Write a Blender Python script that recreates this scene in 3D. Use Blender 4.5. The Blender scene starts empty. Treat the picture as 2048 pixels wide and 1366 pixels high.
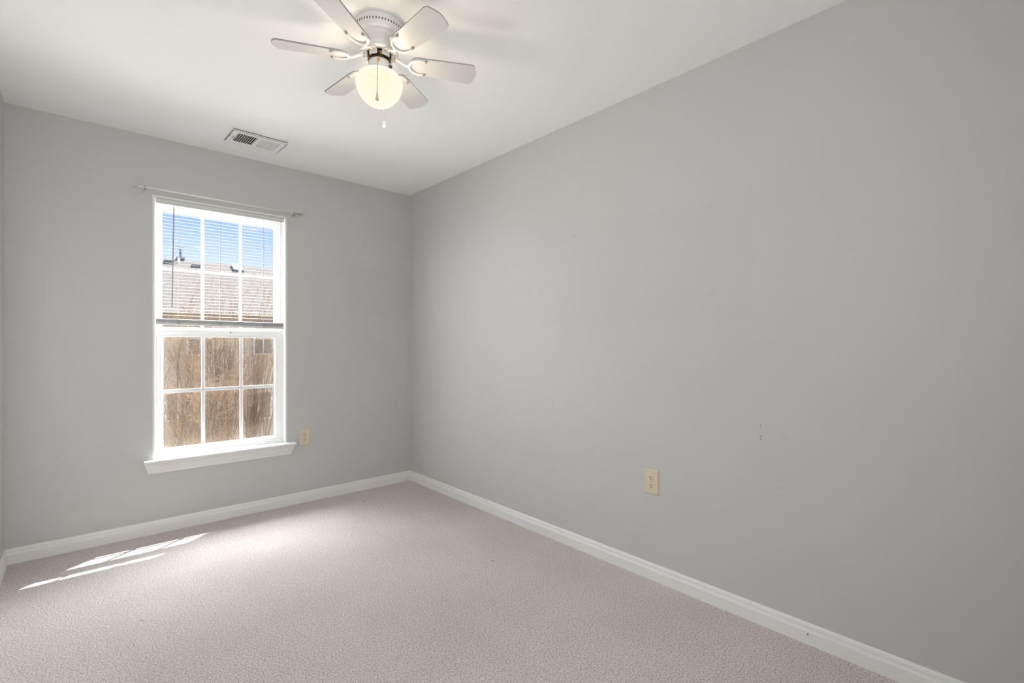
import bpy, bmesh, math, random
from math import sin, cos, pi, radians
from mathutils import Vector, Matrix

sc = bpy.context.scene
C = sc.collection

# ------------------------------------------------------------------ camera
CAM_H = 1.166
cd = bpy.data.cameras.new('camera')
cd.sensor_width = 36.0
cd.sensor_fit = 'HORIZONTAL'
cd.lens = 970.0 / 2048.0 * 36.0
cd.shift_y = 5.0 / 2048.0
cd.clip_start = 0.02
cd.clip_end = 400
cam = bpy.data.objects.new('camera', cd)
cam.location = (0, 0, CAM_H)
cam.rotation_euler = (pi / 2, 0, -radians(41.71))
C.objects.link(cam)
sc.camera = cam

# ------------------------------------------------------------------ exposure
sc.view_settings.view_transform = 'Standard'
sc.view_settings.look = 'None'
sc.view_settings.gamma = 1.0
sc.view_settings.use_curve_mapping = False
sc.view_settings.exposure = 0.23
sc.cycles.use_denoising = True
sc.cycles.max_bounces = 14
sc.cycles.diffuse_bounces = 8
sc.cycles.transparent_max_bounces = 24
sc.cycles.caustics_reflective = False
sc.cycles.caustics_refractive = False
sc.cycles.sample_clamp_indirect = 6.0

# ------------------------------------------------------------------ sky
world = bpy.data.worlds.new('sky')
sc.world = world
world.use_nodes = True
wn, wl = world.node_tree.nodes, world.node_tree.links
wn.clear()
wo = wn.new('ShaderNodeOutputWorld')
bg = wn.new('ShaderNodeBackground')
tc = wn.new('ShaderNodeTexCoord')
sep = wn.new('ShaderNodeSeparateXYZ')
ramp = wn.new('ShaderNodeValToRGB')
wl.new(tc.outputs['Generated'], sep.inputs[0])
wl.new(sep.outputs['Z'], ramp.inputs[0])
cr = ramp.color_ramp
cr.elements[0].position = 0.0
cr.elements[0].color = (0.86, 0.92, 1.0, 1)
cr.elements[1].position = 1.0
cr.elements[1].color = (1.5, 1.7, 2.0, 1)
for p, c in ((0.13, (0.70, 0.83, 1.0, 1)), (0.20, (0.42, 0.62, 0.98, 1)), (0.26, (0.27, 0.47, 0.93, 1)),
             (0.45, (0.9, 1.1, 1.5, 1))):
    e = cr.elements.new(p)
    e.color = c
# a few small white clouds
mp = wn.new('ShaderNodeMapping')
mp.inputs['Scale'].default_value = (5, 5, 13)
nz = wn.new('ShaderNodeTexNoise')
nz.inputs['Scale'].default_value = 1.6
nz.inputs['Detail'].default_value = 5
cl = wn.new('ShaderNodeValToRGB')
cl.color_ramp.elements[0].position = 0.66
cl.color_ramp.elements[0].color = (0, 0, 0, 1)
cl.color_ramp.elements[1].position = 0.78
cl.color_ramp.elements[1].color = (0.8, 0.8, 0.8, 1)
mx = wn.new('ShaderNodeMixRGB')
mx.inputs[2].default_value = (0.9, 0.93, 1.0, 1)
wl.new(tc.outputs['Generated'], mp.inputs[0])
wl.new(mp.outputs[0], nz.inputs[0])
wl.new(nz.outputs['Fac'], cl.inputs[0])
wl.new(cl.outputs[0], mx.inputs[0])
wl.new(ramp.outputs[0], mx.inputs[1])
wl.new(mx.outputs[0], bg.inputs[0])
bg.inputs[1].default_value = 0.93
wl.new(bg.outputs[0], wo.inputs[0])

# ------------------------------------------------------------------ sun and added fill lamps
def aim(o, target):
    d = Vector(target) - Vector(o.location)
    o.rotation_euler = d.to_track_quat('-Z', 'Y').to_euler()

sd = bpy.data.lights.new('sun', 'SUN')
sd.energy = 14.0
sd.color = (1.0, 0.97, 0.93)
sd.angle = radians(0.5)
sun = bpy.data.objects.new('sun', sd)
C.objects.link(sun)
sun.location = (6, 9, 14)
aim(sun, Vector(sun.location) + Vector((-1.35, -1.0, -2.9)))

def area(name, loc, target, sx, sy, power, color=(1, 1, 1)):
    l = bpy.data.lights.new(name, 'AREA')
    l.shape = 'RECTANGLE'
    l.size, l.size_y = sx, sy
    l.energy = power
    l.color = color
    o = bpy.data.objects.new(name, l)
    o.location = loc
    aim(o, target)
    C.objects.link(o)
    return o

WC = (0.73, 3.72, 1.25)
# added area lamps outside the window, out of view, boosting its daylight
area('daylight_fill_left', (-2.10, 6.53, 0.7), WC, 5.0, 4.2, 560, (0.97, 0.985, 1.0))
area('daylight_fill_right', (4.00, 6.00, 1.0), WC, 3.5, 4.2, 2500, (0.95, 0.975, 1.0))
area('daylight_fill_above', (0.73, 6.30, 4.15), WC, 5.0, 3.0, 1550, (0.94, 0.97, 1.0))
area('daylight_fill_below', (0.73, 5.80, -1.25), WC, 4.0, 2.0, 420, (1.0, 0.99, 0.97))
# added unseen fill lamp inside the closed room, behind the camera
rear_fill = area('rear_fill_light', (0.3, -0.45, 1.4), (0.7, 3.7, 1.55), 1.0, 1.6, 17.0, (0.97, 0.985, 1.0))
rear_fill.data.spread = radians(160)   # keeps the fill beam slightly narrow

# ------------------------------------------------------------------ materials
def new_mat(name):
    m = bpy.data.materials.new(name)
    m.use_nodes = True
    nt = m.node_tree
    return m, nt, nt.nodes['Principled BSDF']

def mat(name, color, rough=0.5, metal=0.0, spec=0.5, noise=0.0, nscale=20.0, bump=0.0, bscale=200.0, bdist=0.001):
    m, nt, b = new_mat(name)
    b.inputs['Base Color'].default_value = (*color, 1)
    b.inputs['Roughness'].default_value = rough
    b.inputs['Metallic'].default_value = metal
    b.inputs['Specular IOR Level'].default_value = spec
    t = nt.nodes.new('ShaderNodeTexCoord')
    n = nt.nodes.new('ShaderNodeTexNoise')
    n.inputs['Scale'].default_value = nscale
    n.inputs['Detail'].default_value = 4
    nt.links.new(t.outputs['Object'], n.inputs['Vector'])
    r = nt.nodes.new('ShaderNodeValToRGB')
    r.color_ramp.elements[0].position = 0.3
    r.color_ramp.elements[1].position = 0.7
    k = 1 - noise
    r.color_ramp.elements[0].color = (color[0] * k, color[1] * k, color[2] * k, 1)
    r.color_ramp.elements[1].color = (*color, 1)
    nt.links.new(n.outputs['Fac'], r.inputs[0])
    nt.links.new(r.outputs[0], b.inputs['Base Color'])
    if bump > 0:
        n2 = nt.nodes.new('ShaderNodeTexNoise')
        n2.inputs['Scale'].default_value = bscale
        n2.inputs['Detail'].default_value = 3
        nt.links.new(t.outputs['Object'], n2.inputs['Vector'])
        bp = nt.nodes.new('ShaderNodeBump')
        bp.inputs['Strength'].default_value = bump
        bp.inputs['Distance'].default_value = bdist
        nt.links.new(n2.outputs['Fac'], bp.inputs['Height'])
        nt.links.new(bp.outputs[0], b.inputs['Normal'])
    return m

WALL = (0.55, 0.55, 0.543)
M = {}
M['wall'] = mat('wall_paint', WALL, 0.55, noise=0.015, nscale=2.0, bump=0.15, bscale=260, bdist=0.0006)
M['ceiling'] = mat('ceiling_paint', (0.90, 0.90, 0.89), 0.8, noise=0.01, nscale=2, bump=0.1, bscale=200, bdist=0.0006)
M['trim'] = mat('trim_paint', (0.80, 0.80, 0.79), 0.4, noise=0.02, nscale=6, bump=0.05, bscale=60)
M['vinyl'] = mat('white_vinyl', (0.83, 0.83, 0.83), 0.35, noise=0.01)
M['grille'] = mat('white_grille', (0.83, 0.83, 0.82), 0.4, noise=0.01)
M['almond'] = mat('almond_plastic', (0.66, 0.58, 0.42), 0.35, noise=0.02)
M['slot'] = mat('dark_slot', (0.03, 0.025, 0.02), 0.7)
M['steel'] = mat('brushed_steel', (0.62, 0.62, 0.60), 0.28, metal=1.0, noise=0.05)
M['rod'] = mat('white_enamel_rod', (0.86, 0.86, 0.85), 0.2, metal=0.0, noise=0.02)
M['enamel'] = mat('white_enamel', (0.80, 0.78, 0.75), 0.35, noise=0.01)
M['blade'] = mat('white_blade', (0.67, 0.66, 0.65), 0.45, noise=0.02, nscale=8)
M['blade_edge'] = mat('grey_blade_edge', (0.33, 0.32, 0.31), 0.6, noise=0.05)
M['brass'] = mat('brass', (0.75, 0.50, 0.18), 0.22, metal=1.0, noise=0.1)
M['rotor'] = mat('dark_rotor', (0.05, 0.035, 0.02), 0.3, metal=0.6, noise=0.3)
M['amber'] = mat('amber_grommet', (0.80, 0.38, 0.04), 0.3)
M['chain'] = mat('bead_chain', (0.55, 0.45, 0.30), 0.35, metal=0.7)
M['fob_wood'] = mat('tan_fob', (0.66, 0.56, 0.43), 0.45, noise=0.1)
M['fob_white'] = mat('white_fob', (0.82, 0.76, 0.66), 0.35)
M['dark_cap'] = mat('black_cap', (0.035, 0.030, 0.022), 0.9, spec=0.0)
M['brown'] = mat('brown_switch', (0.12, 0.06, 0.03), 0.4)
M['vent_dark'] = mat('duct_shadow', (0.06, 0.06, 0.06), 0.9)
M['vent'] = mat('vent_enamel', (0.92, 0.92, 0.91), 0.45, noise=0.02)
M['slat'] = mat('shaded_blind_vinyl', (0.36, 0.36, 0.35), 0.5, noise=0.01)  # white slats greyed to imitate their shaded undersides
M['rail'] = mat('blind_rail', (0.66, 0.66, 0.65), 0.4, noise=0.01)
M['cord'] = mat('blind_cord', (0.50, 0.48, 0.45), 0.8)
M['wand'] = mat('clear_plastic_wand', (0.42, 0.42, 0.40), 0.15)
M['tab'] = mat('black_tab', (0.03, 0.03, 0.03), 0.5)
M['roof'] = mat('asphalt_shingle', (0.120, 0.104, 0.098), 0.9, noise=0.25, nscale=5, bump=0.4, bscale=8, bdist=0.02)
M['gutter'] = mat('gutter_paint', (0.80, 0.78, 0.75), 0.5, noise=0.03)
M['bark'] = mat('tan_bark', (0.26, 0.20, 0.145), 0.85, noise=0.45, nscale=3)
M['twig'] = mat('orange_twig', (0.40, 0.26, 0.16), 0.85, noise=0.3, nscale=2)
M['soil'] = mat('dry_lawn', (0.32, 0.25, 0.17), 0.95, noise=0.4, nscale=2)
M['darkglass'] = mat('dark_window_glass', (0.16, 0.18, 0.20), 0.12, noise=0.2, nscale=1)
M['roofvent'] = mat('grey_roof_vent', (0.16, 0.16, 0.18), 0.6)
M['brightglass'] = mat('skylight_glass', (0.85, 0.86, 0.86), 0.3)  # skylight's reflected sky painted in as white; plain white on the vent pipe

# siding with horizontal laps
m, nt, b = new_mat('beige_lap_siding')
t = nt.nodes.new('ShaderNodeTexCoord')
s = nt.nodes.new('ShaderNodeSeparateXYZ')
nt.links.new(t.outputs['Object'], s.inputs[0])
md = nt.nodes.new('ShaderNodeMath'); md.operation = 'MULTIPLY'; md.inputs[1].default_value = 1 / 0.12
fr = nt.nodes.new('ShaderNodeMath'); fr.operation = 'FRACT'
nt.links.new(s.outputs['Z'], md.inputs[0]); nt.links.new(md.outputs[0], fr.inputs[0])
bp = nt.nodes.new('ShaderNodeBump'); bp.inputs['Strength'].default_value = 1.0; bp.inputs['Distance'].default_value = 0.02
bp.invert = True
nt.links.new(fr.outputs[0], bp.inputs['Height']); nt.links.new(bp.outputs[0], b.inputs['Normal'])
b.inputs['Base Color'].default_value = (0.56, 0.48, 0.39, 1); b.inputs['Roughness'].default_value = 0.7
M['siding'] = m

# carpet: short twisted pile, speckled
m, nt, b = new_mat('beige_carpet')
t = nt.nodes.new('ShaderNodeTexCoord')
n1 = nt.nodes.new('ShaderNodeTexNoise'); n1.inputs['Scale'].default_value = 170; n1.inputs['Detail'].default_value = 3; n1.inputs['Roughness'].default_value = 0.65
n2 = nt.nodes.new('ShaderNodeTexNoise'); n2.inputs['Scale'].default_value = 2.2; n2.inputs['Detail'].default_value = 4
v1 = nt.nodes.new('ShaderNodeTexVoronoi'); v1.inputs['Scale'].default_value = 210
for x in (n1, n2, v1):
    nt.links.new(t.outputs['Object'], x.inputs['Vector'])
r1 = nt.nodes.new('ShaderNodeValToRGB')
r1.color_ramp.elements[0].position = 0.38; r1.color_ramp.elements[0].color = (0.41, 0.365, 0.34, 1)
r1.color_ramp.elements[1].position = 0.56; r1.color_ramp.elements[1].color = (0.80, 0.735, 0.695, 1)
r2 = nt.nodes.new('ShaderNodeValToRGB')
r2.color_ramp.elements[0].position = 0.3; r2.color_ramp.elements[0].color = (0.90, 0.89, 0.885, 1)
r2.color_ramp.elements[1].position = 0.7; r2.color_ramp.elements[1].color = (1, 1, 1, 1)
mu = nt.nodes.new('ShaderNodeMixRGB'); mu.blend_type = 'MULTIPLY'; mu.inputs[0].default_value = 1
nt.links.new(n1.outputs['Fac'], r1.inputs[0]); nt.links.new(n2.outputs['Fac'], r2.inputs[0])
nt.links.new(r1.outputs[0], mu.inputs[1]); nt.links.new(r2.outputs[0], mu.inputs[2])
acc = None
nd = nt.nodes.new('ShaderNodeTexNoise'); nd.inputs['Scale'].default_value = 90
nt.links.new(t.outputs['Object'], nd.inputs['Vector'])
wv = nt.nodes.new('ShaderNodeVectorMath'); wv.operation = 'MULTIPLY_ADD'; wv.inputs[1].default_value = (.02, .02, 0)
nt.links.new(nd.outputs['Color'], wv.inputs[0]); nt.links.new(t.outputs['Object'], wv.inputs[2])
for (x, y, r) in ((0.1945, 2.566, .010), (0.42, 2.10, .010), (1.571, 3.409, .014), (1.8425, 3.198, .012), (1.656, 2.015, .010), (1.36, 3.05, .010)):
    dn = nt.nodes.new('ShaderNodeVectorMath'); dn.operation = 'DISTANCE'; dn.inputs[1].default_value = (x + .01, y + .01, 0)
    nt.links.new(wv.outputs[0], dn.inputs[0])
    rn = nt.nodes.new('ShaderNodeMapRange'); rn.inputs['From Min'].default_value = r; rn.inputs['From Max'].default_value = 0.0
    nt.links.new(dn.outputs['Value'], rn.inputs['Value'])
    if acc is None: acc = rn.outputs[0]
    else:
        aa = nt.nodes.new('ShaderNodeMath'); aa.operation = 'ADD'
        nt.links.new(acc, aa.inputs[0]); nt.links.new(rn.outputs[0], aa.inputs[1]); acc = aa.outputs[0]
md_ = nt.nodes.new('ShaderNodeMixRGB'); md_.inputs[2].default_value = (0.30, 0.26, 0.22, 1)
nt.links.new(acc, md_.inputs[0]); nt.links.new(mu.outputs[0], md_.inputs[1])
nt.links.new(md_.outputs[0], b.inputs['Base Color'])
b.inputs['Roughness'].default_value = 1.0; b.inputs['Specular IOR Level'].default_value = 0.1
b.inputs['Sheen Weight'].default_value = 0.15
ad = nt.nodes.new('ShaderNodeMath'); ad.operation = 'SUBTRACT'
nt.links.new(n1.outputs['Fac'], ad.inputs[0]); nt.links.new(v1.outputs['Distance'], ad.inputs[1])
bp = nt.nodes.new('ShaderNodeBump'); bp.inputs['Strength'].default_value = 0.7; bp.inputs['Distance'].default_value = 0.004
nt.links.new(ad.outputs[0], bp.inputs['Height']); nt.links.new(bp.outputs[0], b.inputs['Normal'])
M['carpet'] = m

# clear window glass: transparent with a weak mirror reflection
m, nt, b = new_mat('window_glass')
nt.nodes.remove(b)
out = nt.nodes['Material Output']
tr = nt.nodes.new('ShaderNodeBsdfTransparent'); tr.inputs[0].default_value = (0.97, 0.98, 0.975, 1)
gl = nt.nodes.new('ShaderNodeBsdfGlossy'); gl.inputs['Roughness'].default_value = 0.02
fn = nt.nodes.new('ShaderNodeFresnel'); fn.inputs['IOR'].default_value = 1.35
ms = nt.nodes.new('ShaderNodeMixShader')
nt.links.new(fn.outputs[0], ms.inputs[0]); nt.links.new(tr.outputs[0], ms.inputs[1]); nt.links.new(gl.outputs[0], ms.inputs[2])
nt.links.new(ms.outputs[0], out.inputs[0])
M['glass'] = m

# woven insect screen outside the lower sash: mostly open
m, nt, b = new_mat('insect_screen_mesh')
nt.nodes.remove(b)
out = nt.nodes['Material Output']
tr = nt.nodes.new('ShaderNodeBsdfTransparent')
df = nt.nodes.new('ShaderNodeBsdfDiffuse'); df.inputs[0].default_value = (0.30, 0.25, 0.20, 1)
t = nt.nodes.new('ShaderNodeTexCoord')
nn = nt.nodes.new('ShaderNodeTexNoise'); nn.inputs['Scale'].default_value = 250
mr = nt.nodes.new('ShaderNodeMapRange'); mr.inputs['To Min'].default_value = 0.08; mr.inputs['To Max'].default_value = 0.38
ms = nt.nodes.new('ShaderNodeMixShader')
nt.links.new(t.outputs['Object'], nn.inputs['Vector']); nt.links.new(nn.outputs['Fac'], mr.inputs['Value'])
nt.links.new(mr.outputs[0], ms.inputs[0]); nt.links.new(tr.outputs[0], ms.inputs[1]); nt.links.new(df.outputs[0], ms.inputs[2])
nt.links.new(ms.outputs[0], out.inputs[0])
M['screen'] = m

# frosted lamp glass, glowing, part of the bulb light passes through
m, nt, b = new_mat('frosted_globe_glass')
nt.nodes.remove(b)
out = nt.nodes['Material Output']
em = nt.nodes.new('ShaderNodeEmission')
lw = nt.nodes.new('ShaderNodeLayerWeight'); lw.inputs['Blend'].default_value = 0.35
rr = nt.nodes.new('ShaderNodeValToRGB')
rr.color_ramp.elements[0].position = 0.0; rr.color_ramp.elements[0].color = (1.0, 0.87, 0.66, 1)
rr.color_ramp.elements[1].position = 0.8; rr.color_ramp.elements[1].color = (1.0, 0.93, 0.79, 1)
nt.links.new(lw.outputs['Facing'], rr.inputs[0]); nt.links.new(rr.outputs[0], em.inputs[0])
em.inputs[1].default_value = 0.95
tr = nt.nodes.new('ShaderNodeBsdfTransparent')
ms = nt.nodes.new('ShaderNodeMixShader'); ms.inputs[0].default_value = 0.10
nt.links.new(em.outputs[0], ms.inputs[1]); nt.links.new(tr.outputs[0], ms.inputs[2])
nt.links.new(ms.outputs[0], out.inputs[0])
M['globe'] = m

# right wall: same paint with filled nail holes and a squarish touched-up area
def painted_wall_with_patches():
    m = M['wall'].copy(); m.name = 'wall_paint_with_filled_holes'
    nt = m.node_tree
    b = nt.nodes['Principled BSDF']
    bump0 = b.inputs['Normal'].links[0].from_node
    t = nt.nodes.new('ShaderNodeTexCoord')
    nz = nt.nodes.new('ShaderNodeTexNoise'); nz.inputs['Scale'].default_value = 60
    nt.links.new(t.outputs['Object'], nz.inputs['Vector'])
    acc = None
    for (y, z, r) in ((1.833, 1.791, .010), (1.428, 1.776, .010), (1.038, 1.786, .011), (1.428, 1.388, .012), (1.036, 1.389, .015),
                      (0.727, 0.80, .016), (0.755, 0.588, .016)):
        d = nt.nodes.new('ShaderNodeVectorMath'); d.operation = 'DISTANCE'
        d.inputs[1].default_value = (2.121, y, z)
        nt.links.new(t.outputs['Object'], d.inputs[0])
        mp = nt.nodes.new('ShaderNodeMapRange')
        mp.inputs['From Min'].default_value = r; mp.inputs['From Max'].default_value = r * 0.3
        nt.links.new(d.outputs['Value'], mp.inputs['Value'])
        if acc is None:
            acc = mp.outputs[0]
        else:
            a = nt.nodes.new('ShaderNodeMath'); a.operation = 'ADD'
            nt.links.new(acc, a.inputs[0]); nt.links.new(mp.outputs[0], a.inputs[1]); acc = a.outputs[0]
    mm = nt.nodes.new('ShaderNodeMath'); mm.operation = 'MULTIPLY'
    nt.links.new(acc, mm.inputs[0]); nt.links.new(nz.outputs['Fac'], mm.inputs[1])
    bp = nt.nodes.new('ShaderNodeBump'); bp.inputs['Strength'].default_value = 0.8; bp.inputs['Distance'].default_value = 0.007
    nt.links.new(mm.outputs[0], bp.inputs['Height'])
    nt.links.new(bump0.outputs[0], bp.inputs['Normal'])
    nt.links.new(bp.outputs[0], b.inputs['Normal'])
    return m
def touched_up(m, name, lo, hi, k):
    """a squarish area rolled over with a slightly different batch of the same paint"""
    m = m.copy(); m.name = name
    nt = m.node_tree; b = nt.nodes['Principled BSDF']
    src = b.inputs['Base Color'].links[0].from_socket
    t = nt.nodes.new('ShaderNodeTexCoord'); s = nt.nodes.new('ShaderNodeSeparateXYZ')
    n = nt.nodes.new('ShaderNodeTexNoise'); n.inputs['Scale'].default_value = 9
    w = nt.nodes.new('ShaderNodeVectorMath'); w.operation = 'MULTIPLY_ADD'
    w.inputs[1].default_value = (.05, .05, .05)
    nt.links.new(t.outputs['Object'], n.inputs['Vector'])
    nt.links.new(n.outputs['Color'], w.inputs[0]); nt.links.new(t.outputs['Object'], w.inputs[2])
    nt.links.new(w.outputs[0], s.inputs[0])
    acc = None
    for ax, a0, a1 in (('XYZ'[lo[0]], lo[1], hi[1]), ('Z', lo[2], hi[2])):
        for e, sgn in ((a0, 1), (a1, -1)):
            r = nt.nodes.new('ShaderNodeMapRange')
            r.inputs['From Min'].default_value = e - .006 * sgn + .025; r.inputs['From Max'].default_value = e + .006 * sgn + .025
            nt.links.new(s.outputs[ax], r.inputs['Value'])
            if acc is None: acc = r.outputs[0]
            else:
                q = nt.nodes.new('ShaderNodeMath'); q.operation = 'MULTIPLY'
                nt.links.new(acc, q.inputs[0]); nt.links.new(r.outputs[0], q.inputs[1]); acc = q.outputs[0]
    mx = nt.nodes.new('ShaderNodeMixRGB'); mx.blend_type = 'MULTIPLY'; mx.inputs[2].default_value = (k, k, k, 1)
    nt.links.new(acc, mx.inputs[0]); nt.links.new(src, mx.inputs[1]); nt.links.new(mx.outputs[0], b.inputs['Base Color'])
    return m
M['wall_patched'] = touched_up(painted_wall_with_patches(), 'wall_paint_touched_up', (1, .853, 1.27), (1, 2.15, 1.83), .985)
M['wall_window'] = touched_up(M['wall'], 'wall_paint_window_side', (0, 1.545, 1.372), (0, 2.2, 1.782), .975)

# ------------------------------------------------------------------ mesh helpers
class MB:
    def __init__(self):
        self.v, self.f, self.mi, self.sm = [], [], [], []
    def add(self, verts, faces, mi=0, smooth=False, mat=None):
        o = len(self.v)
        for p in verts:
            p = Vector(p)
            self.v.append(tuple(mat @ p) if mat is not None else tuple(p))
        for f in faces:
            self.f.append([o + i for i in f]); self.mi.append(mi); self.sm.append(smooth)
    def box(self, x0, x1, y0, y1, z0, z1, mi=0, mat=None):
        vs = [(x, y, z) for x in (x0, x1) for y in (y0, y1) for z in (z0, z1)]
        fs = [(0, 1, 3, 2), (4, 6, 7, 5), (0, 4, 5, 1), (2, 3, 7, 6), (0, 2, 6, 4), (1, 5, 7, 3)]
        self.add(vs, fs, mi, False, mat)
    def lathe(self, prof, n=48, mi=0, smooth=True, mat=None):
        vs, fs = [], []
        for (r, z) in prof:
            r = max(r, 1e-5)
            for k in range(n):
                a = 2 * pi * k / n
                vs.append((r * cos(a), r * sin(a), z))
        for i in range(len(prof) - 1):
            for k in range(n):
                k2 = (k + 1) % n
                fs.append((i * n + k, i * n + k2, (i + 1) * n + k2, (i + 1) * n + k))
        self.add(vs, fs, mi, smooth, mat)
    def tube(self, pts, rad, n=8, mi=0, mat=None, flat=1.0, caps=True, smooth=True):
        pts = [Vector(p) for p in pts]
        rads = rad if isinstance(rad, (list, tuple)) else [rad] * len(pts)
        vs, fs = [], []
        up = None
        for i, p in enumerate(pts):
            d = (pts[min(i + 1, len(pts) - 1)] - pts[max(i - 1, 0)]).normalized()
            if up is None:
                up = Vector((0, 0, 1)) if abs(d.z) < 0.9 else Vector((1, 0, 0))
            a = d.cross(up).normalized(); bb = a.cross(d).normalized(); up = bb
            for k in range(n):
                t = 2 * pi * k / n
                vs.append(p + (a * cos(t) + bb * sin(t) * flat) * rads[i])
        for i in range(len(pts) - 1):
            for k in range(n):
                k2 = (k + 1) % n
                fs.append((i * n + k, i * n + k2, (i + 1) * n + k2, (i + 1) * n + k))
        if caps:
            fs.append(tuple(range(n))[::-1]); fs.append(tuple(range((len(pts) - 1) * n, len(pts) * n)))
        self.add(vs, fs, mi, smooth, mat)
    def sphere(self, c, r, n=10, m=6, mi=0, sz=1.0):
        prof = [(r * sin(pi * i / m), -r * cos(pi * i / m) * sz) for i in range(m + 1)]
        self.lathe(prof, n, mi, True, Matrix.Translation(c))
    def sweep(self, prof, axis, a0, a1, mi=0, s0=None, s1=None):
        """prof: closed list of (p,q); axis 'x': (a, p, q); 'y': (p, a, q). s0/s1 map (p,q)->end shift along the axis"""
        n = len(prof); vs = []
        for (a, s) in ((a0, s0), (a1, s1)):
            for (p, q) in prof:
                aa = a + (s(p, q) if s else 0)
                vs.append((aa, p, q) if axis == 'x' else (p, aa, q))
        fs = [(i, (i + 1) % n, n + (i + 1) % n, n + i) for i in range(n)]
        fs += [tuple(range(n))[::-1], tuple(range(n, 2 * n))]
        self.add(vs, fs, mi)
    def plate(self, poly, z0, z1, mi=0, mside=None, mat=None):
        n = len(poly)
        self.add([(x, y, z0) for x, y in poly] + [(x, y, z1) for x, y in poly],
                 [tuple(range(n))[::-1], tuple(range(n, 2 * n))], mi, False, mat)
        self.add([(x, y, z0) for x, y in poly] + [(x, y, z1) for x, y in poly],
                 [(i, (i + 1) % n, n + (i + 1) % n, n + i) for i in range(n)], mi if mside is None else mside, False, mat)
    def build(self, name, mats, parent=None, bevel=0.0, loc=None, recalc=True):
        me = bpy.data.meshes.new(name)
        me.from_pydata(self.v, [], self.f)
        for m in (mats if isinstance(mats, (list, tuple)) else [mats]):
            me.materials.append(m)
        me.polygons.foreach_set('material_index', self.mi)
        me.polygons.foreach_set('use_smooth', self.sm)
        if recalc:
            bm = bmesh.new(); bm.from_mesh(me)
            bmesh.ops.recalc_face_normals(bm, faces=bm.faces)
            bm.to_mesh(me); bm.free()
        me.update()
        o = bpy.data.objects.new(name, me)
        C.objects.link(o)
        if parent is not None:
            o.parent = parent
        if loc is not None:
            o.location = loc
        if bevel > 0:
            bv = o.modifiers.new('bevel', 'BEVEL'); bv.width = bevel; bv.segments = 2; bv.limit_method = 'ANGLE'
        return o

def tag(o, label=None, cat=None, group=None, kind=None):
    if label: o['label'] = label
    if cat: o['category'] = cat
    if group: o['group'] = group
    if kind: o['kind'] = kind
    return o

def empty(name, loc=(0, 0, 0), label=None, cat=None, group=None, kind=None, rz=0.0):
    o = bpy.data.objects.new(name, None)
    o.empty_display_size = 0.05
    o.location = loc; o.rotation_euler = (0, 0, rz)
    C.objects.link(o)
    return tag(o, label, cat, group, kind)

def copy_tree(o, parent=None):
    c = o.copy(); C.objects.link(c)
    if parent is not None: c.parent = parent
    for ch in list(o.children): copy_tree(ch, c)
    return c

def one_box(name, x0, x1, y0, y1, z0, z1, m, parent=None, bevel=0.0):
    mb = MB(); mb.box(x0, x1, y0, y1, z0, z1); return mb.build(name, m, parent, bevel)

# ------------------------------------------------------------------ room shell
XL, XR, YB, YR, ZC = -0.298, 2.121, 3.691, -0.55, 2.44
WX0, WX1, WZ0, WZ1 = 0.333, 1.117, 0.436, 2.083        # rough opening in the back wall
T = 0.155                                                # wall thickness

mb = MB(); mb.add([(XL - .12, YR - .12, 0), (XR + .12, YR - .12, 0), (XR + .12, YB + T, 0), (XL - .12, YB + T, 0),
                   (XL - .12, YR - .12, -.2), (XR + .12, YR - .12, -.2), (XR + .12, YB + T, -.2), (XL - .12, YB + T, -.2)],
                  [(0, 1, 2, 3), (7, 6, 5, 4), (0, 4, 5, 1), (1, 5, 6, 2), (2, 6, 7, 3), (3, 7, 4, 0)])
tag(mb.build('floor', M['carpet']), 'beige speckled wall to wall carpet', 'floor', kind='structure')
tag(one_box('ceiling', XL - .12, XR + .12, YR - .12, YB + T, ZC, ZC + .15, M['ceiling']), 'flat white painted ceiling', 'ceiling', kind='structure')

mb = MB()
def wall_with_hole(mb, x0, x1, z0, z1, hx0, hx1, hz0, hz1, y0, y1):
    for y in (y0, y1):
        vs = [(x, y, z) for z in (z0, hz0, hz1, z1) for x in (x0, hx0, hx1, x1)]
        fs = [(r * 4 + c, r * 4 + c + 1, r * 4 + c + 5, r * 4 + c + 4) for r in range(3) for c in range(3) if not (r == 1 and c == 1)]
        mb.add(vs, fs)
    for (a, b_) in (((hx0, hz0), (hx1, hz0)), ((hx1, hz0), (hx1, hz1)), ((hx1, hz1), (hx0, hz1)), ((hx0, hz1), (hx0, hz0)),
                    ((x0, z0), (x1, z0)), ((x1, z0), (x1, z1)), ((x1, z1), (x0, z1)), ((x0, z1), (x0, z0))):
        mb.add([(a[0], y0, a[1]), (b_[0], y0, b_[1]), (b_[0], y1, b_[1]), (a[0], y1, a[1])], [(0, 1, 2, 3)])
wall_with_hole(mb, XL - .12, XR + .12, -.02, ZC + .02, WX0, WX1, WZ0, WZ1, YB, YB + T)
tag(mb.build('wall_back', M['wall_window']), 'grey painted wall with the window in it', 'wall', kind='structure')
wr = tag(one_box('wall_right', XR, XR + .12, YR - .12, YB, -.02, ZC + .02, M['wall_patched']), 'long bare grey painted wall with filled nail holes', 'wall', kind='structure')
tag(one_box('wall_left', XL - .12, XL, YR - .12, YB, -.02, ZC + .02, M['wall']), 'grey painted wall seen edge on', 'wall', kind='structure')
tag(one_box('wall_rear', XL, XR, YR - .12, YR, -.02, ZC + .02, M['wall']), 'grey painted wall behind the viewer', 'wall', kind='structure')

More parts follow.
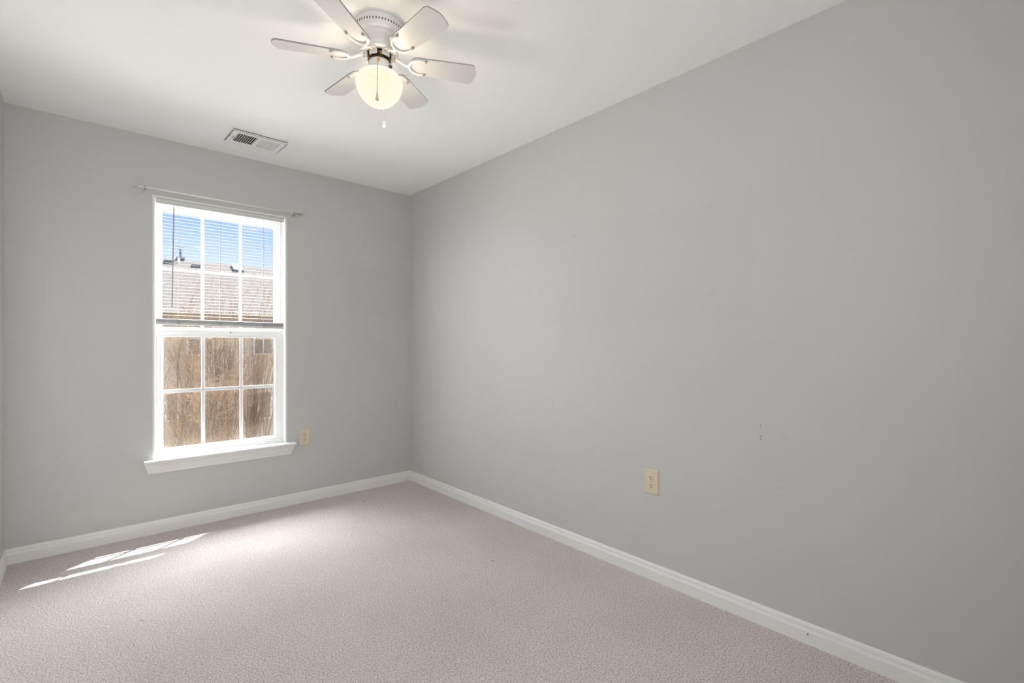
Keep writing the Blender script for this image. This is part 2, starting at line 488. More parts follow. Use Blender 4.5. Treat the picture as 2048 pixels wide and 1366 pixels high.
# small open nail holes in the right wall: two groups of four
for i, (y, zs) in enumerate(((2.010, (.833, .821, .786, .776)), (0.8205, (.827, .8155, .781, .7695)))):
    for z in zs:
        h = MB(); h.lathe([(0, 0), (.0021 if i else .0017, 0), (.0018, .0004), (0, .0005)], 10, mat=Matrix.Translation((XR, y, z)) @ Matrix.Rotation(-pi / 2, 4, 'Y'))
        h.build('nail_hole', M['slot'], wr)

# baseboards
BH = 0.080
prof = [(0, 0), (.0135, 0), (.0135, .048), (.0125, .052), (.0095, .056), (.0085, .062), (.0085, .068), (.0065, .074), (.003, .0785), (.0, BH)]
mb = MB(); mb.sweep([(YB - p, q) for p, q in prof], 'x', XL, XR, s0=lambda p, q: (YB - p), s1=lambda p, q: -(YB - p))
tag(mb.build('baseboard_back', M['trim']), 'white baseboard under the window wall', 'baseboard', kind='structure')
mb = MB(); mb.sweep([(XR - p, q) for p, q in prof], 'y', YR, YB, s1=lambda p, q: -(XR - p))
bb = tag(mb.build('baseboard_right', M['trim']), 'white baseboard along the long bare wall', 'baseboard', kind='structure')
h = MB(); h.sphere((XR - .0135, .641, .040), .0026, 8, 6); h.build('nail_hole', M['slot'], bb)
mb = MB(); mb.sweep([(XL + p, q) for p, q in prof], 'y', YR, YB, s1=lambda p, q: -(p - XL) - .001)
tag(mb.build('baseboard_left', M['trim']), 'white baseboard along the wall seen edge on', 'baseboard', kind='structure')

# ------------------------------------------------------------------ window
JX0, JX1, JZ1, SZ = 0.345, 1.1045, 2.070, 0.456
win = empty('window_1', (0.73, YB, SZ), 'white double hung window with six pane sashes', 'window', kind='structure')
inv = Matrix.Translation((-0.73, -YB, -SZ))
def wpart(mb, name, m, parent=None, bevel=0.0):
    # children are built in world coordinates, then brought into the window's space
    mb.v = [(x - 0.73, y - YB, z - SZ) for x, y, z in mb.v]
    return mb.build(name, m, parent or win, bevel)
def frame_ring(mb, x0, x1, z0, z1, y0, y1, wl_, wr_, wb_, wt_, mi=0):
    mb.box(x0, x0 + wl_, y0, y1, z0, z1, mi); mb.box(x1 - wr_, x1, y0, y1, z0, z1, mi)
    mb.box(x0 + wl_, x1 - wr_, y0, y1, z0, z0 + wb_, mi); mb.box(x0 + wl_, x1 - wr_, y0, y1, z1 - wt_, z1, mi)

mb = MB()
mb.box(WX0, JX0, YB - .002, 3.765, SZ, WZ1); mb.box(JX1, WX1, YB - .002, 3.765, SZ, WZ1); mb.box(JX0, JX1, YB - .002, 3.765, JZ1, WZ1)
wpart(mb, 'jamb', M['trim'], bevel=.0015)
mb = MB()
frame_ring(mb, JX0 - .011, JX1 + .011, SZ, WZ1, 3.745, YB + T + .006, .024, .026, .027, .033)
mb.box(JX0, JX1, 3.735, 3.75, SZ, SZ + .010); mb.box(JX0 + .013, JX1 - .014, 3.775, 3.785, SZ + .02, SZ + .04)
wpart(mb, 'window_frame', M['vinyl'], bevel=.002)

def sash(name, z0, z1, y0, y1, gx0, gx1, gz0, gz1, mx_, mz_, yp):
    x0, x1 = .3585, 1.090
    mb = MB()
    frame_ring(mb, x0, x1, z0, z1, y0, y1, gx0 - x0 - .006, x1 - gx1 - .006, max(gz0 - z0 - .006, .012), z1 - gz1 - .008)
    # stepped glazing bead and an outer rib
    frame_ring(mb, gx0 - .008, gx1 + .008, gz0 - .008, gz1 + .010, y0 + .006, y1 - .003, .008, .008, .008, .010)
    frame_ring(mb, x0 + .006, x1 - .006, z0 + .004, z1 - .004, y0 - .003, y0 + .004, .012, .012, .008, .012)
    s = wpart(mb, name, M['vinyl'], bevel=.0018)
    g = MB()
    for a, b_ in mx_: g.box(a, b_, yp - .003, yp + .003, gz0 - .004, gz1 + .004)
    for a, b_ in mz_: g.box(gx0 - .004, gx1 + .004, yp - .0031, yp + .0031, a, b_)
    gr = wpart(g, 'grille', M['grille'], s, bevel=.001)
    p = MB(); p.add([(gx0 - .005, yp + .006, gz0 - .005), (gx1 + .005, yp + .006, gz0 - .005), (gx1 + .005, yp + .006, gz1 + .005), (gx0 - .005, yp + .006, gz1 + .005)], [(0, 1, 2, 3)])
    wpart(p, 'pane', M['glass'], s)
    return s
lower = sash('lower_sash', .484, 1.265, 3.746, 3.779, .394, 1.0505, .504, 1.212, ((.6015, .6215), (.8275, .848)), ((.8525, .8745),), 3.766)
upper = sash('upper_sash', 1.232, 2.052, 3.785, 3.818, .392, 1.0575, 1.275, 2.013, ((.6045, .622), (.831, .847)), ((1.639, 1.656),), 3.800)
mb = MB(); mb.lathe([(0, 0), (.004, 0), (.003, .004), (0, .004)], 12, mat=Matrix.Translation((.768, 3.743, 1.243)) @ Matrix.Rotation(pi / 2, 4, 'X'))
wpart(mb, 'sash_lock', M['tab'], lower)
# insect screen outside the lower sash, with two black pull tabs
mb = MB(); mb.add([(.366, 3.832, .49), (1.084, 3.832, .49), (1.084, 3.832, 1.26), (.366, 3.832, 1.26)], [(0, 1, 2, 3)])
scr = wpart(mb, 'insect_screen', M['screen'])
for x0, x1, z in ((.478, .508, .503), (.946, .974, .508)):
    mb = MB(); mb.box(x0, x1, 3.806, 3.812, z - .006, z + .008); wpart(mb, 'screen_tab', M['tab'], scr)

# stool and apron
mb = MB()
pr = [(3.762, SZ), (3.648, SZ), (3.643, SZ - .003), (3.641, SZ - .009), (3.643, SZ - .016), (3.648, SZ - .019), (YB, SZ - .019), (YB, SZ - .0195), (3.762, SZ - .0195)]
mb.sweep([(p, q) for p, q in pr if p <= YB + .0001 and True] + [(YB, SZ)], 'x', .288, 1.166)
mb.box(WX0, WX1, YB - .001, 3.762, SZ - .0195, SZ - .0002)
wpart(mb, 'window_stool', M['trim'], bevel=.0)
mb = MB()
zt = SZ - .019
pr = [(YB, zt), (YB - .034, zt), (YB - .034, zt - .010), (YB - .029, zt - .014), (YB - .026, zt - .024), (YB - .018, zt - .044), (YB - .012, zt - .056), (YB - .014, zt - .060), (YB - .012, zt - .066), (YB, zt - .066)]
mb.sweep(pr, 'x', .318, 1.135, s0=lambda p, q: -(YB - p) * .75, s1=lambda p, q: (YB - p) * .75)
wpart(mb, 'apron', M['trim'])

# ------------------------------------------------------------------ blind
BX0, BX1 = .3505, 1.0955
bl = empty('window_blind', (.723, 3.705, JZ1), 'white horizontal slat blind half lowered inside the window opening', 'blind')
def bpart(mb, name, m, parent=None, bevel=0.0):
    mb.v = [(x - .723, y - 3.705, z - JZ1) for x, y, z in mb.v]
    return mb.build(name, m, parent or bl, bevel)
mb = MB(); mb.box(BX0, BX1, 3.692, 3.719, 2.0385, 2.0675)
mb.box(BX0, BX1, 3.6905, 3.693, 2.0385, 2.041); mb.box(BX0, BX1, 3.6905, 3.693, 2.0645, 2.0675)
hr = bpart(mb, 'headrail', M['rail'], bevel=.001)
for x in (.507, .928):
    mb = MB(); mb.tube([(x - .006, 3.699, 2.0385), (x - .004, 3.697, 2.033), (x + .004, 3.697, 2.033), (x + .006, 3.699, 2.0385)], .0016, 6)
    bpart(mb, 'cord_guide', M['steel'], hr)
def slat_mesh(zc, tilt=0.0, thick=.0006, crown=.0004, turn=.14, x0=BX0 + .001, x1=BX1 - .001):
    mb = MB(); n = 6; vs = []; W = .0245
    for x in (x0, x1):
        for th in (0, thick):
            for i in range(n + 1):
                u = i / n - .5
                vs.append((x, 3.7055 + u * W, zc + crown * (1 - 4 * u * u) + th + tilt * (x - .723) + u * W * turn))
    k = n + 1; fs = []
    for i in range(n):
        fs += [(i, i + 1, 2 * k + i + 1, 2 * k + i), (k + i, 3 * k + i, 3 * k + i + 1, k + i + 1),
               (i, k + i, k + i + 1, i + 1), (2 * k + i, 2 * k + i + 1, 3 * k + i + 1, 3 * k + i)]
    fs += [(0, 2 * k, 3 * k, k), (n, k + n, 3 * k + n, 2 * k + n)]
    mb.add(vs, fs, 0, False)
    return mb
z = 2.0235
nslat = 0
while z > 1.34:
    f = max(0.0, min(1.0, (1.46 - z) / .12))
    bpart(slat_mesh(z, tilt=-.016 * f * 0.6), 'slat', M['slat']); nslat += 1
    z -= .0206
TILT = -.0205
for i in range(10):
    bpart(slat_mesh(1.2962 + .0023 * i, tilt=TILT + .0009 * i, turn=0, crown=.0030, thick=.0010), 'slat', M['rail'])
mb = MB()
mb.sweep([(3.693, 1.287), (3.718, 1.287), (3.719, 1.292), (3.719, 1.297), (3.717, 1.302), (3.694, 1.302), (3.692, 1.297), (3.692, 1.292)], 'x', BX0 - .001, BX1 - .001)
mb.v = [(x, y, zz + TILT * (x - .723) - .006) for x, y, zz in mb.v]
br = bpart(mb, 'bottom_rail', M['rail'])
for x in (.4675, .697, .9625):
    mb = MB()
    for y in (3.6925, 3.7185):
        mb.tube([(x, y, 2.04), (x, y, 1.36), (x - .004 if y < 3.7 else x, y - .001, 1.335), (x, y, 1.29 + TILT * (x - .723))], .0009, 5)
    bpart(mb, 'ladder_cord', M['cord'])
    zc = 1.288 + TILT * (x - .723)
    mb = MB()
    mb.tube([(x - .012, 3.690, zc + .024), (x - .004, 3.688, zc + .014), (x + .006, 3.689, zc + .020), (x - .002, 3.687, zc + .004), (x + .010, 3.689, zc + .006), (x, 3.688, zc - .004)], .0017, 6)
    mb.lathe([(0, 0), (.005, 0), (.004, .003), (0, .003)], 12, mat=Matrix.Translation((x, 3.692, zc - .001)) @ Matrix.Rotation(pi / 2, 4, 'X'))
    bpart(mb, 'cord_clip', M['cord'], br)
mb = MB(); mb.tube([(1.0725, 3.6895, 2.04), (1.0725, 3.6895, 1.33)], .0011, 6); mb.tube([(1.0758, 3.690, 2.04), (1.0752, 3.690, 1.33)], .0009, 6)
bpart(mb, 'lift_cord', M['cord'])
mb = MB(); mb.tube([(.4415, 3.687, 2.018), (.431, 3.684, 1.392)], .0042, 6, smooth=False)
wd = bpart(mb, 'tilt_wand', M['wand'])
mb = MB(); mb.tube([(.4415, 3.692, 2.043), (.4415, 3.684, 2.040), (.4415, 3.684, 2.020)], .0016, 6); mb.box(.4375, .4455, 3.683, 3.691, 2.015, 2.026)
bpart(mb, 'wand_hook', M['vinyl'], wd)

# ------------------------------------------------------------------ curtain rod
rd = empty('curtain_rod', (.728, YB, 2.106), 'thin white metal curtain rod mounted on the wall above the window', 'curtain rod')
def rpart(mb, name, m, parent=None, bevel=0.0):
    mb.v = [(x - .728, y - YB, z_ - 2.106) for x, y, z_ in mb.v]
    return mb.build(name, m, parent or rd, bevel)
RZ = lambda x: 2.1086 - .0055 * (x - .25)
mb = MB(); mb.tube([(.253, 3.64, RZ(.253)), (1.07, 3.64, RZ(1.07))], .0050, 10); rpart(mb, 'outer_tube', M['rod'])
mb = MB(); mb.tube([(1.065, 3.64, RZ(1.065)), (1.205, 3.64, RZ(1.205))], .0044, 10); rpart(mb, 'inner_tube', M['steel'])
for x, s in ((.2495, -1), (1.207, 1)):
    mb = MB(); mb.lathe([(0, -.007), (.0065, -.007), (.0078, -.004), (.0078, .004), (.006, .0065), (0, .007)], 16, mat=Matrix.Translation((x, 3.64, RZ(x))) @ Matrix.Rotation(pi / 2, 4, 'Y'))
    rpart(mb, 'end_cap', M['steel'])
for x in (.2935, 1.151):
    mb = MB()
    mb.box(x - .005, x + .005, YB - .002, YB, RZ(x) - .024, RZ(x) + .016)
    mb.tube([(x, YB - .001, RZ(x) - .010), (x, 3.655, RZ(x) - .011), (x, 3.640, RZ(x) - .0075), (x, 3.633, RZ(x) - .001), (x, 3.634, RZ(x) + .008)], .0028, 8)
    rb = rpart(mb, 'bracket', M['steel'])
    mb = MB(); mb.lathe([(0, 0), (.0032, 0), (.0025, .003), (0, .004)], 10, mat=Matrix.Translation((x, 3.640, RZ(x) - .012)) @ Matrix.Rotation(pi, 4, 'X'))
    mb.tube([(x, 3.640, RZ(x) + .004), (x, 3.640, RZ(x) + .011)], .0024, 8)
    rpart(mb, 'set_screw', M['slot'], rb)

# ------------------------------------------------------------------ power outlets
def make_outlet(name, loc, rz, label):
    """local: plate in XZ, front towards -Y"""
    t = empty(name, loc, label, 'power outlet', rz=rz)
    w, h = .040, .062
    mb = MB()
    n0 = [(-w, 0, -h), (w, 0, -h), (w, 0, h), (-w, 0, h)]
    n1 = [(-w, -.0025, -h), (w, -.0025, -h), (w, -.0025, h), (-w, -.0025, h)]
    i = .0055
    n2 = [(-w + i, -.0068, -h + i), (w - i, -.0068, -h + i), (w - i, -.0068, h - i), (-w + i, -.0068, h - i)]
    vs = n0 + n1 + n2
    fs = [(3, 2, 1, 0), (8, 9, 10, 11)]
    for o in (0, 4):
        fs += [(o + k, o + (k + 1) % 4, o + 4 + (k + 1) % 4, o + 4 + k) for k in range(4)]
    mb.add(vs, fs)
    mb.build('cover_plate', M['almond'], t, bevel=.0012)
    for s in (1, -1):
        zc = s * .0195
        mb = MB()
        poly = []
        for k in range(32):
            a = 2 * pi * k / 32
            poly.append((.0172 * cos(a), max(-.0135, min(.0135, .0172 * sin(a)))))
        mb.plate(poly, .0, .0020, mat=Matrix.Translation((0, -.0068, zc)) @ Matrix.Rotation(pi / 2, 4, 'X'))
        r = mb.build('receptacle', M['almond'], t)
        sl = MB()
        sl.box(-.0078, -.0050, -.0092, -.0086, zc + .000, zc + .0085)
        sl.box(.0050, .0074, -.0092, -.0086, zc + .001, zc + .0080)
        sl.lathe([(0, 0), (.0028, 0), (.0028, .0006), (0, .0006)], 12, mat=Matrix.Translation((0, -.0086, zc - .0062)) @ Matrix.Rotation(pi / 2, 4, 'X'))
        sl.build('contact_slots', M['slot'], r)
    mb = MB(); mb.lathe([(0, 0), (.0030, 0), (.0024, .0012), (0, .0014)], 12, mat=Matrix.Translation((0, -.0068, 0)) @ Matrix.Rotation(pi / 2, 4, 'X'))
    mb.build('plate_screw', M['brass'], t)
    return t
make_outlet('power_outlet', (1.238, YB, .482), 0, 'almond duplex outlet on the window wall just right of the sill')
make_outlet('power_outlet', (XR, 1.336, .482), -pi / 2, 'almond duplex outlet low on the long bare grey wall')

# ------------------------------------------------------------------ ceiling vent
vt = empty('ceiling_vent', (.826, 3.335, ZC), 'white metal air register on the ceiling between fan and window', 'vent', rz=radians(1.8))
w, d, t_ = .154, .105, .011
mb = MB(); frame_ring(mb, -w, w, -d, d, 0, .003, .036, .036, .032, .032)
mb.v = [(x, z_, -t_ + y) for x, y, z_ in mb.v]
mb.box(-.006, .006, -.075, .075, -t_, -t_ + .008)
mb.box(-w, w, -d, -d + .004, -t_, -.004); mb.box(-w, w, d - .004, d, -t_, -.001)
mb.box(-w, -w + .004, -d, d, -t_, -.002); mb.box(w - .004, w, -d, d, -t_, -.002)
mb.build('register_face', M['vent'], vt)
mb = MB(); mb.box(-w + .006, w - .006, -d + .006, d - .006, -.0028, 0.0); mb.box(-w + .001, w - .001, -d + .0005, -d + .003, -.0046, -.0002)  # dark plate and near-edge strip paint the duct's shade; nothing is cut
mb.build('duct_shade_plate', M['vent_dark'], vt)
for s in (-1, 1):
    mb = MB()
    for k in range(10):
        xc = s * (.012 + .0122 * k)
        R = Matrix.Translation((xc, 0, -.0066)) @ Matrix.Rotation(s * radians(-32), 4, 'Y')
        mb.box(-.0011, .0011, -.073, .073, -.0050, .0050, mat=R)
    mb.build('louver_bank', M['vent'], vt)
mb = MB(); mb.tube([(-.131, -.005, -t_ + .002), (-.131, -.005, -t_ - .008), (-.135, -.022, -t_ - .010)], .0022, 6)
mb.build('damper_lever', M['roofvent'], vt)
for x in (-.145, .145):
    mb = MB(); mb.lathe([(0, 0), (.004, 0), (.003, -.0018), (0, -.002)], 12, mat=Matrix.Translation((x, 0, -t_)))
    mb.build('face_screw', M['steel'], vt)

# ------------------------------------------------------------------ ceiling fan
FX, FY = .899, 1.81
fan = empty('ceiling_fan', (FX, FY, ZC), 'white six blade hugger ceiling fan with a lit frosted globe light', 'ceiling fan')
Rv = Vector((cos(radians(41.71)), -sin(radians(41.71)), 0)); Fv = Vector((sin(radians(41.71)), cos(radians(41.71)), 0))

mb = MB()
mb.lathe([(.02, 0), (.0985, 0), (.1, -.003), (.1, -.040), (.0985, -.046), (.094, -.051), (.088, -.0535), (.085, -.055), (.0835, -.060),
          (.079, -.066), (.069, -.075), (.061, -.084), (.0565, -.092), (.055, -.099), (.056, -.101)], 72)
for k in range(54):
    a = 2 * pi * (k + .5) / 54
    mb.box(.0985, .1004, -.0019, .0019, -.0305, -.0225, 1, mat=Matrix.Rotation(a, 4, 'Z'))
mb.build('motor_housing', [M['enamel'], M['slot']], fan)
mb = MB(); mb.lathe([(.045, -.099), (.060, -.0985), (.071, -.101), (.0745, -.105), (.0735, -.110), (.069, -.1135), (.050, -.1145), (.045, -.110)], 64)
mb.build('flywheel', M['enamel'], fan)
mb = MB(); mb.lathe([(.0, -.112), (.043, -.112), (.045, -.118), (.041, -.122), (.039, -.132), (.041, -.137), (.036, -.140), (0, -.140)], 48)
for k in range(12):
    a = 2 * pi * (k + .5) / 12
    mb.box(.040, .0445, -.004, .004, -.134, -.120, 1, mat=Matrix.Rotation(a, 4, 'Z'))
mb.build('motor_core', [M['rotor'], M['brass']], fan)
mb = MB(); mb.lathe([(0, -.1385), (.034, -.1385), (.0385, -.1405), (.0392, -.145), (.0392, -.177), (.036, -.179), (0, -.179)], 48)
mb.build('switch_housing', M['enamel'], fan)
mb = MB(); mb.lathe([(.030, -.176), (.0445, -.1765), (.0455, -.180), (.0455, -.185), (.043, -.187), (.03, -.187)], 48)
for k in range(40):
    a = 2 * pi * k / 40
    mb.sphere((.0455 * cos(a), .0455 * sin(a), -.181), .0020, 6, 4)
mb.build('light_fitter', M['enamel'], fan)
mb = MB()
gp = [(.040, -.183), (.050, -.1835), (.062, -.187), (.074, -.194), (.0835, -.204), (.0895, -.215), (.0920, -.227), (.0910, -.240), (.0870, -.255),
      (.0800, -.271), (.0700, -.286), (.0580, -.299), (.0440, -.3095), (.0290, -.3165), (.0140, -.320), (0, -.3212)]
mb.lathe(gp, 64)
mb.build('globe', M['globe'], fan)
mb = MB(); mb.lathe([(0, -.1872), (.044, -.1872), (.044, -.1885), (0, -.1885)], 32)  # added dark cap hiding the fitter's overlit underside inside the globe
mb.build('fitter_dark_cap', M['dark_cap'], fan)
# the bulb's light
for k in range(4):
    a = 2 * pi * k / 4 + .3
    l = bpy.data.lights.new('fan_bulb_light', 'POINT'); l.energy = 5; l.color = (1.0, 0.82, 0.60); l.shadow_soft_size = 0.0
    o = bpy.data.objects.new('fan_bulb_light', l); o.location = (.028 * cos(a), .028 * sin(a), -.288); o.parent = fan
    C.objects.link(o)

# one blade with its arm, then turned copies
def blade_mesh():
    poly = []
    x0, x1, w0, w1, rc = .122, .386, .043, .0525, .020
    for k in range(7):                                   # rounded root
        a = pi / 2 + (pi / 2) * k / 6
        poly.append((x0 + .03 + .03 * cos(a), w0 - .03 + .03 * sin(a)))
    for k in range(7):
        a = pi + (pi / 2) * k / 6
        poly.append((x0 + .03 + .03 * cos(a), -w0 + .03 + .03 * sin(a)))
    for k in range(7):
        a = -pi / 2 + (pi / 2 - .22) * k / 6
        poly.append((x1 - rc + rc * cos(a), -w1 + rc + rc * sin(a)))
    for k in range(1, 8):
        y = (-w1 + rc) + (2 * (w1 - rc)) * k / 8
        poly.append((x1 + .009 * (1 - (y / (w1 - rc)) ** 2), y))
    for k in range(7):
        a = .22 + (pi / 2 - .22) * k / 6
        poly.append((x1 - rc + rc * cos(a), w1 - rc + rc * sin(a)))
    mb = MB(); mb.plate(poly, -.0028, .0028, 0, 1)
    P = Matrix.Translation((0, 0, -.133)) @ Matrix.Rotation(radians(-13), 4, 'X')
    mb.v = [tuple(P @ Vector(v)) for v in mb.v]
    return mb
P13 = Matrix.Translation((0, 0, -.133)) @ Matrix.Rotation(radians(-13), 4, 'X')
def arm_mesh():
    mb = MB()
    # foot bolted under the flywheel, two ears
    mb.plate([(.047, -.016), (.062, -.019), (.071, -.012), (.074, 0), (.071, .012), (.062, .019), (.047, .016)], -.1205, -.1140)
    mb.box(.046, .050, -.016, .016, -.133, -.116)
    # bar dropping and running out to the fork
    mb.tube([(.066, 0, -.119), (.078, 0, -.124), (.090, 0, -.131), (.103, 0, -.1385), (.116, 0, -.1400), (.122, 0, -.1395)], [.0078, .0066, .0058, .0056, .0060, .0060], 10)
    # horseshoe fork lying against the blade's underside
    pts = []
    for k in range(21):
        a = pi / 2 + pi * k / 20
        pts.append((.166 + .048 * cos(a) if True else 0, .0375 * sin(a), -.0060))
    pts = [(.182, .0350, -.0052)] + pts + [(.182, -.0350, -.0052)]
    rr = [.0042] + [.0046 + .0012 * sin(pi * k / 20) for k in range(21)] + [.0042]
    mb.tube([tuple(P13 @ Vector(p)) for p in pts], rr, 10)
    return mb
def screw_mesh(y):
    mb = MB(); mb.lathe([(0, -.0105), (.0040, -.0100), (.0050, -.0085), (.0050, -.004), (0, -.004)], 14, mat=P13 @ Matrix.Translation((.181, y, 0)))
    return mb
def ear_screw(y):
    mb = MB(); mb.lathe([(0, -.1245), (.0034, -.1240), (.0036, -.1205), (0, -.1205)], 12, mat=Matrix.Translation((.060, y, 0)))
    return mb
blade0 = blade_mesh().build('blade', [M['blade'], M['blade_edge']], fan)
arm0 = arm_mesh().build('blade_arm', M['enamel'], fan)
sc_m = mat('grey_screw', (0.35, 0.34, 0.32), .4, metal=.4)
for y in (.035, -.035): screw_mesh(y).build('screw', sc_m, arm0)
for y in (.0105, -.0105): ear_screw(y).build('screw', M['brass'], arm0)
A0 = radians(154.88)
for k in range(6):
    for src in (blade0, arm0):
        o = src if k == 0 else copy_tree(src, fan)
        o.rotation_euler = (0, 0, A0 + pi / 3 * k)

# pull chains
def chain(pts, fob_len, fm, r=.0014):
    mb = MB(); mb.tube(pts, r, 6)
    c = mb.build('pull_chain', M['chain'], fan)
    e = Vector(pts[-1])
    mb = MB(); L = fob_len
    mb.lathe([(.0004, 0), (.0022, -.001), (.0034, -.3 * L), (.0056, -.68 * L), (.0066, -.86 * L), (.0052, -.97 * L), (0, -L)], 16, mat=Matrix.Translation(e))
    mb.build('fob', fm, c)
    return c
near = Vector((-FX, -FY, 0)).normalized(); side = Vector((-near.y, near.x, 0))
def at(r, lat, z_): return tuple(near * r + side * lat + Vector((0, 0, z_)))
chain([at(.042, -.003, -.157), at(.050, -.004, -.166), at(.070, -.006, -.180), at(.0945, -.0075, -.212), at(.0960, -.0078, -.24), at(.0960, -.0080, -.312)], .0305, M['fob_wood'])
chain([at(-.040, .02, -.160), at(-.052, .02, -.172), at(-.075, .019, -.186), at(-.0955, .019, -.22), at(-.097, .019, -.25), at(-.097, .019, -.333)], .032, M['fob_white'], .0009)
mb = MB(); mb.sphere(at(.040, -.0025, -.152), .0058, 14, 8); mb.build('chain_grommet', M['amber'], fan)
mb = MB(); p = Vector(at(.012, .043, -.160)); mb.box(p.x - .005, p.x + .005, p.y - .005, p.y + .005, p.z - .005, p.z + .005); mb.build('reverse_switch', M['brown'], fan)

# ------------------------------------------------------------------ outside: lawn, house across, bare shrubs
GZ = -3.0
mb = MB(); mb.add([(-40, YB + 1.0, GZ), (60, YB + 1.0, GZ), (60, 60, GZ), (-40, 60, GZ)], [(0, 1, 2, 3)])
tag(mb.build('ground', M['soil']), 'dry brown lawn outside the window', 'ground', kind='structure')

house = empty('house', (6, 22, GZ), 'beige sided house with brown shingle roof seen across through the window', 'house')
def hpart(mb, name, m, parent=None, bevel=0.0):
    mb.v = [(x - 6, y - 22, z_ - GZ) for x, y, z_ in mb.v]
    return mb.build(name, m, parent or house, bevel)
mb = MB(); mb.box(-8, 24, 22, 32, GZ, 2.36)
sid = hpart(mb, 'wall', M['siding'])
sl_ = (5.06 - 2.47) / 5.0
mb = MB()
mb.add([(-8.4, 21.6, 2.44), (24.4, 21.6, 2.44), (24.4, 27, 5.06), (-8.4, 27, 5.06), (24.4, 32.4, 2.44), (-8.4, 32.4, 2.44),
        (-8.4, 21.6, 2.36), (24.4, 21.6, 2.36), (24.4, 32.4, 2.36), (-8.4, 32.4, 2.36)],
       [(0, 1, 2, 3), (3, 2, 4, 5), (6, 7, 1, 0), (9, 8, 7, 6), (5, 4, 8, 9), (1, 7, 8, 4, 2), (0, 3, 5, 9, 6)])
roof = hpart(mb, 'roof', M['roof'])
mb = MB(); mb.sweep([(21.46, 2.46), (21.62, 2.46), (21.62, 2.31), (21.52, 2.31), (21.47, 2.38)], 'x', -8.4, 24.4)
hpart(mb, 'gutter', M['gutter'])
def roof_z(y): return 2.44 + (5.06 - 2.44) / 5.4 * (y - 21.6)
mb = MB(); mb.v = []
y0, y1 = 26.02, 26.72
vs = []
for dz in (-.02, .14):
    vs += [(5.49, y0, roof_z(y0) + dz), (5.90, y0, roof_z(y0) + dz), (5.90, y1, roof_z(y1) + dz), (5.49, y1, roof_z(y1) + dz)]
mb.add(vs, [(4, 5, 6, 7)], 0); mb.add(vs, [(0, 1, 5, 4), (1, 2, 6, 5), (2, 3, 7, 6), (3, 0, 4, 7)], 1)
hpart(mb, 'skylight', [M['brightglass'], M['roofvent']], roof)
for x, y, sx, h_ in ((2.99, 26.5, .17, .10), (3.98, 26.3, .16, .08)):
    mb = MB(); mb.box(x - sx, x + sx, y - .15, y + .15, roof_z(y - .15) - .05, roof_z(y) + h_); hpart(mb, 'roof_vent', M['roofvent'], roof)
mb = MB(); mb.tube([(3.36, 26.55, 4.75), (3.36, 26.55, 5.06)], .05, 10); hpart(mb, 'vent_pipe', M['brightglass'], roof)
def house_window(x0, x1, z0, z1, split):
    mb = MB(); frame_ring(mb, x0, x1, z0, z1, 21.93, 22.0, .10, .08, .05, .08)
    if split:
        mb.box((x0 + x1) / 2 - .02, (x0 + x1) / 2 + .02, 21.95, 22.0, z0, z1); mb.box(x0, x1, 21.95, 22.0, z0 + (z1 - z0) * .48, z0 + (z1 - z0) * .52)
    f_ = hpart(mb, 'window', M['gutter'], house)
    mb = MB(); mb.box(x0 + .08, x1 - .06, 21.965, 21.99, z0 + .04, z1 - .06); hpart(mb, 'pane', M['darkglass'], f_)
house_window(3.00, 3.95, .72, 2.05, True)
house_window(5.28, 6.12, .72, 2.05, True)
house_window(2.32, 2.80, -1.72, -.62, False)
house_window(5.45, 6.05, -1.95, -.75, False)

# television mast on the ridge
tv = empty('antenna_mast', (3.48, 27, 5.115), 'thin grey antenna mast with crossbars standing on the ridge of the beige house', 'antenna')
mb = MB(); mb.tube([(0, 0, 0), (0, 0, .57)], .022, 8); mb.tube([(-.07, 0, 0), (-.02, 0, .45)], .010, 6); mb.tube([(.07, 0, 0), (.02, 0, .45)], .010, 6)
mb.build('mast', M['roofvent'], tv)
for z_, w_ in ((.56, .15), (.41, .10), (.26, .07)):
    mb = MB(); mb.tube([(-w_, 0, z_), (w_, 0, z_)], .014, 6); mb.build('crossbar', M['roofvent'], tv)
mb = MB(); mb.box(-.16, .16, -.10, .10, -.04, .07); mb.build('base_plate', M['roofvent'], tv)

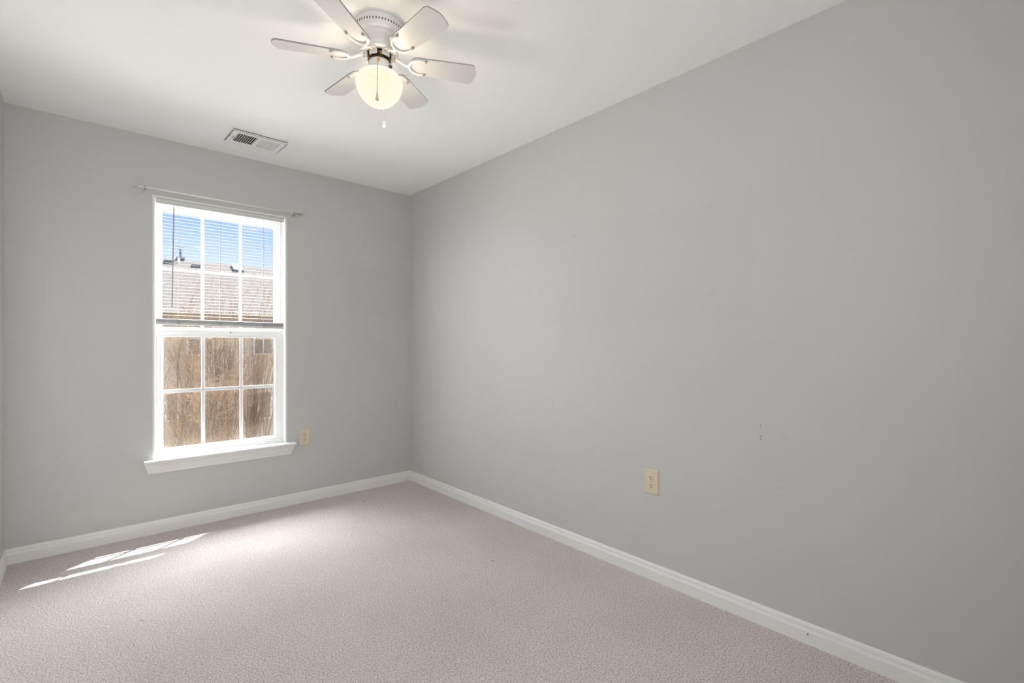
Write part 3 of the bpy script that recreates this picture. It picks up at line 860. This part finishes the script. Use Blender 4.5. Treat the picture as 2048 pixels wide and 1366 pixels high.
# bare many-stemmed shrubs
def bare_shrub(loc, label, seed, stems, height, spread, lean, group):
    rnd = random.Random(seed)
    t = empty('bare_shrub', loc, label, 'shrub', group)
    st, tw, tp = MB(), MB(), MB()
    def branch(mb, p, d, L, r, n, wob):
        pts = [p.copy()]; dd = d.copy()
        for i in range(n):
            dd = (dd + Vector((rnd.gauss(0, wob), rnd.gauss(0, wob), rnd.gauss(0, wob * .5)))).normalized()
            pts.append(pts[-1] + dd * (L / n))
        mb.tube(pts, [r * (1 - .8 * i / n) for i in range(n + 1)], 4, caps=False, smooth=True)
        return pts, dd
    for s_ in range(stems):
        a = rnd.uniform(0, 2 * pi); rr = rnd.uniform(.05, .45)
        p = Vector((rr * cos(a), rr * sin(a), 0))
        tilt = rnd.gauss(0, spread)
        d = Vector((tilt + lean, rnd.gauss(0, spread * .7), 1)).normalized()
        L = height * rnd.uniform(.65, 1.05)
        pts, _ = branch(st, p, d, L, rnd.uniform(.011, .026), 8, .03)
        for b_ in range(9):
            i = rnd.randint(2, 7); f_ = rnd.random()
            q = pts[i].lerp(pts[i + 1], f_)
            dd = (d + Vector((rnd.gauss(0, .28), rnd.gauss(0, .28), rnd.gauss(0, .15)))).normalized()
            bl_ = L * rnd.uniform(.15, .38)
            bp_, _ = branch(tw, q, dd, bl_, .006, 5, .06)
            for c_ in range(11):
                j = rnd.randint(1, 4)
                q2 = bp_[j].lerp(bp_[j + 1], rnd.random())
                d2 = (dd + Vector((rnd.gauss(0, .6), rnd.gauss(0, .6), rnd.gauss(0, .5)))).normalized()
                branch(tp, q2, d2, rnd.uniform(.15, .5), .0034, 3, .10)
    st.build('stems', M['bark'], t, recalc=False)
    tag(tw.build('branches', M['bark'], t, recalc=False), 'thin tan branches')
    tag(tp.build('twigs', M['twig'], t, recalc=False), 'fine orange brown twigs', kind='stuff')
    return t
bare_shrub((2.20, 12.9, GZ), 'tall bare tan shrub behind the middle panes of the lower sash', 3, 30, 4.55, .105, .0, 'bare shrubs outside the window')
bare_shrub((1.22, 10.1, GZ), 'bare tan shrub behind the left panes of the lower sash', 8, 16, 4.2, .11, .02, 'bare shrubs outside the window')
bare_shrub((3.75, 16.0, GZ), 'bare tan shrub leaning behind the right panes of the lower sash', 15, 24, 4.6, .105, .09, 'bare shrubs outside the window')
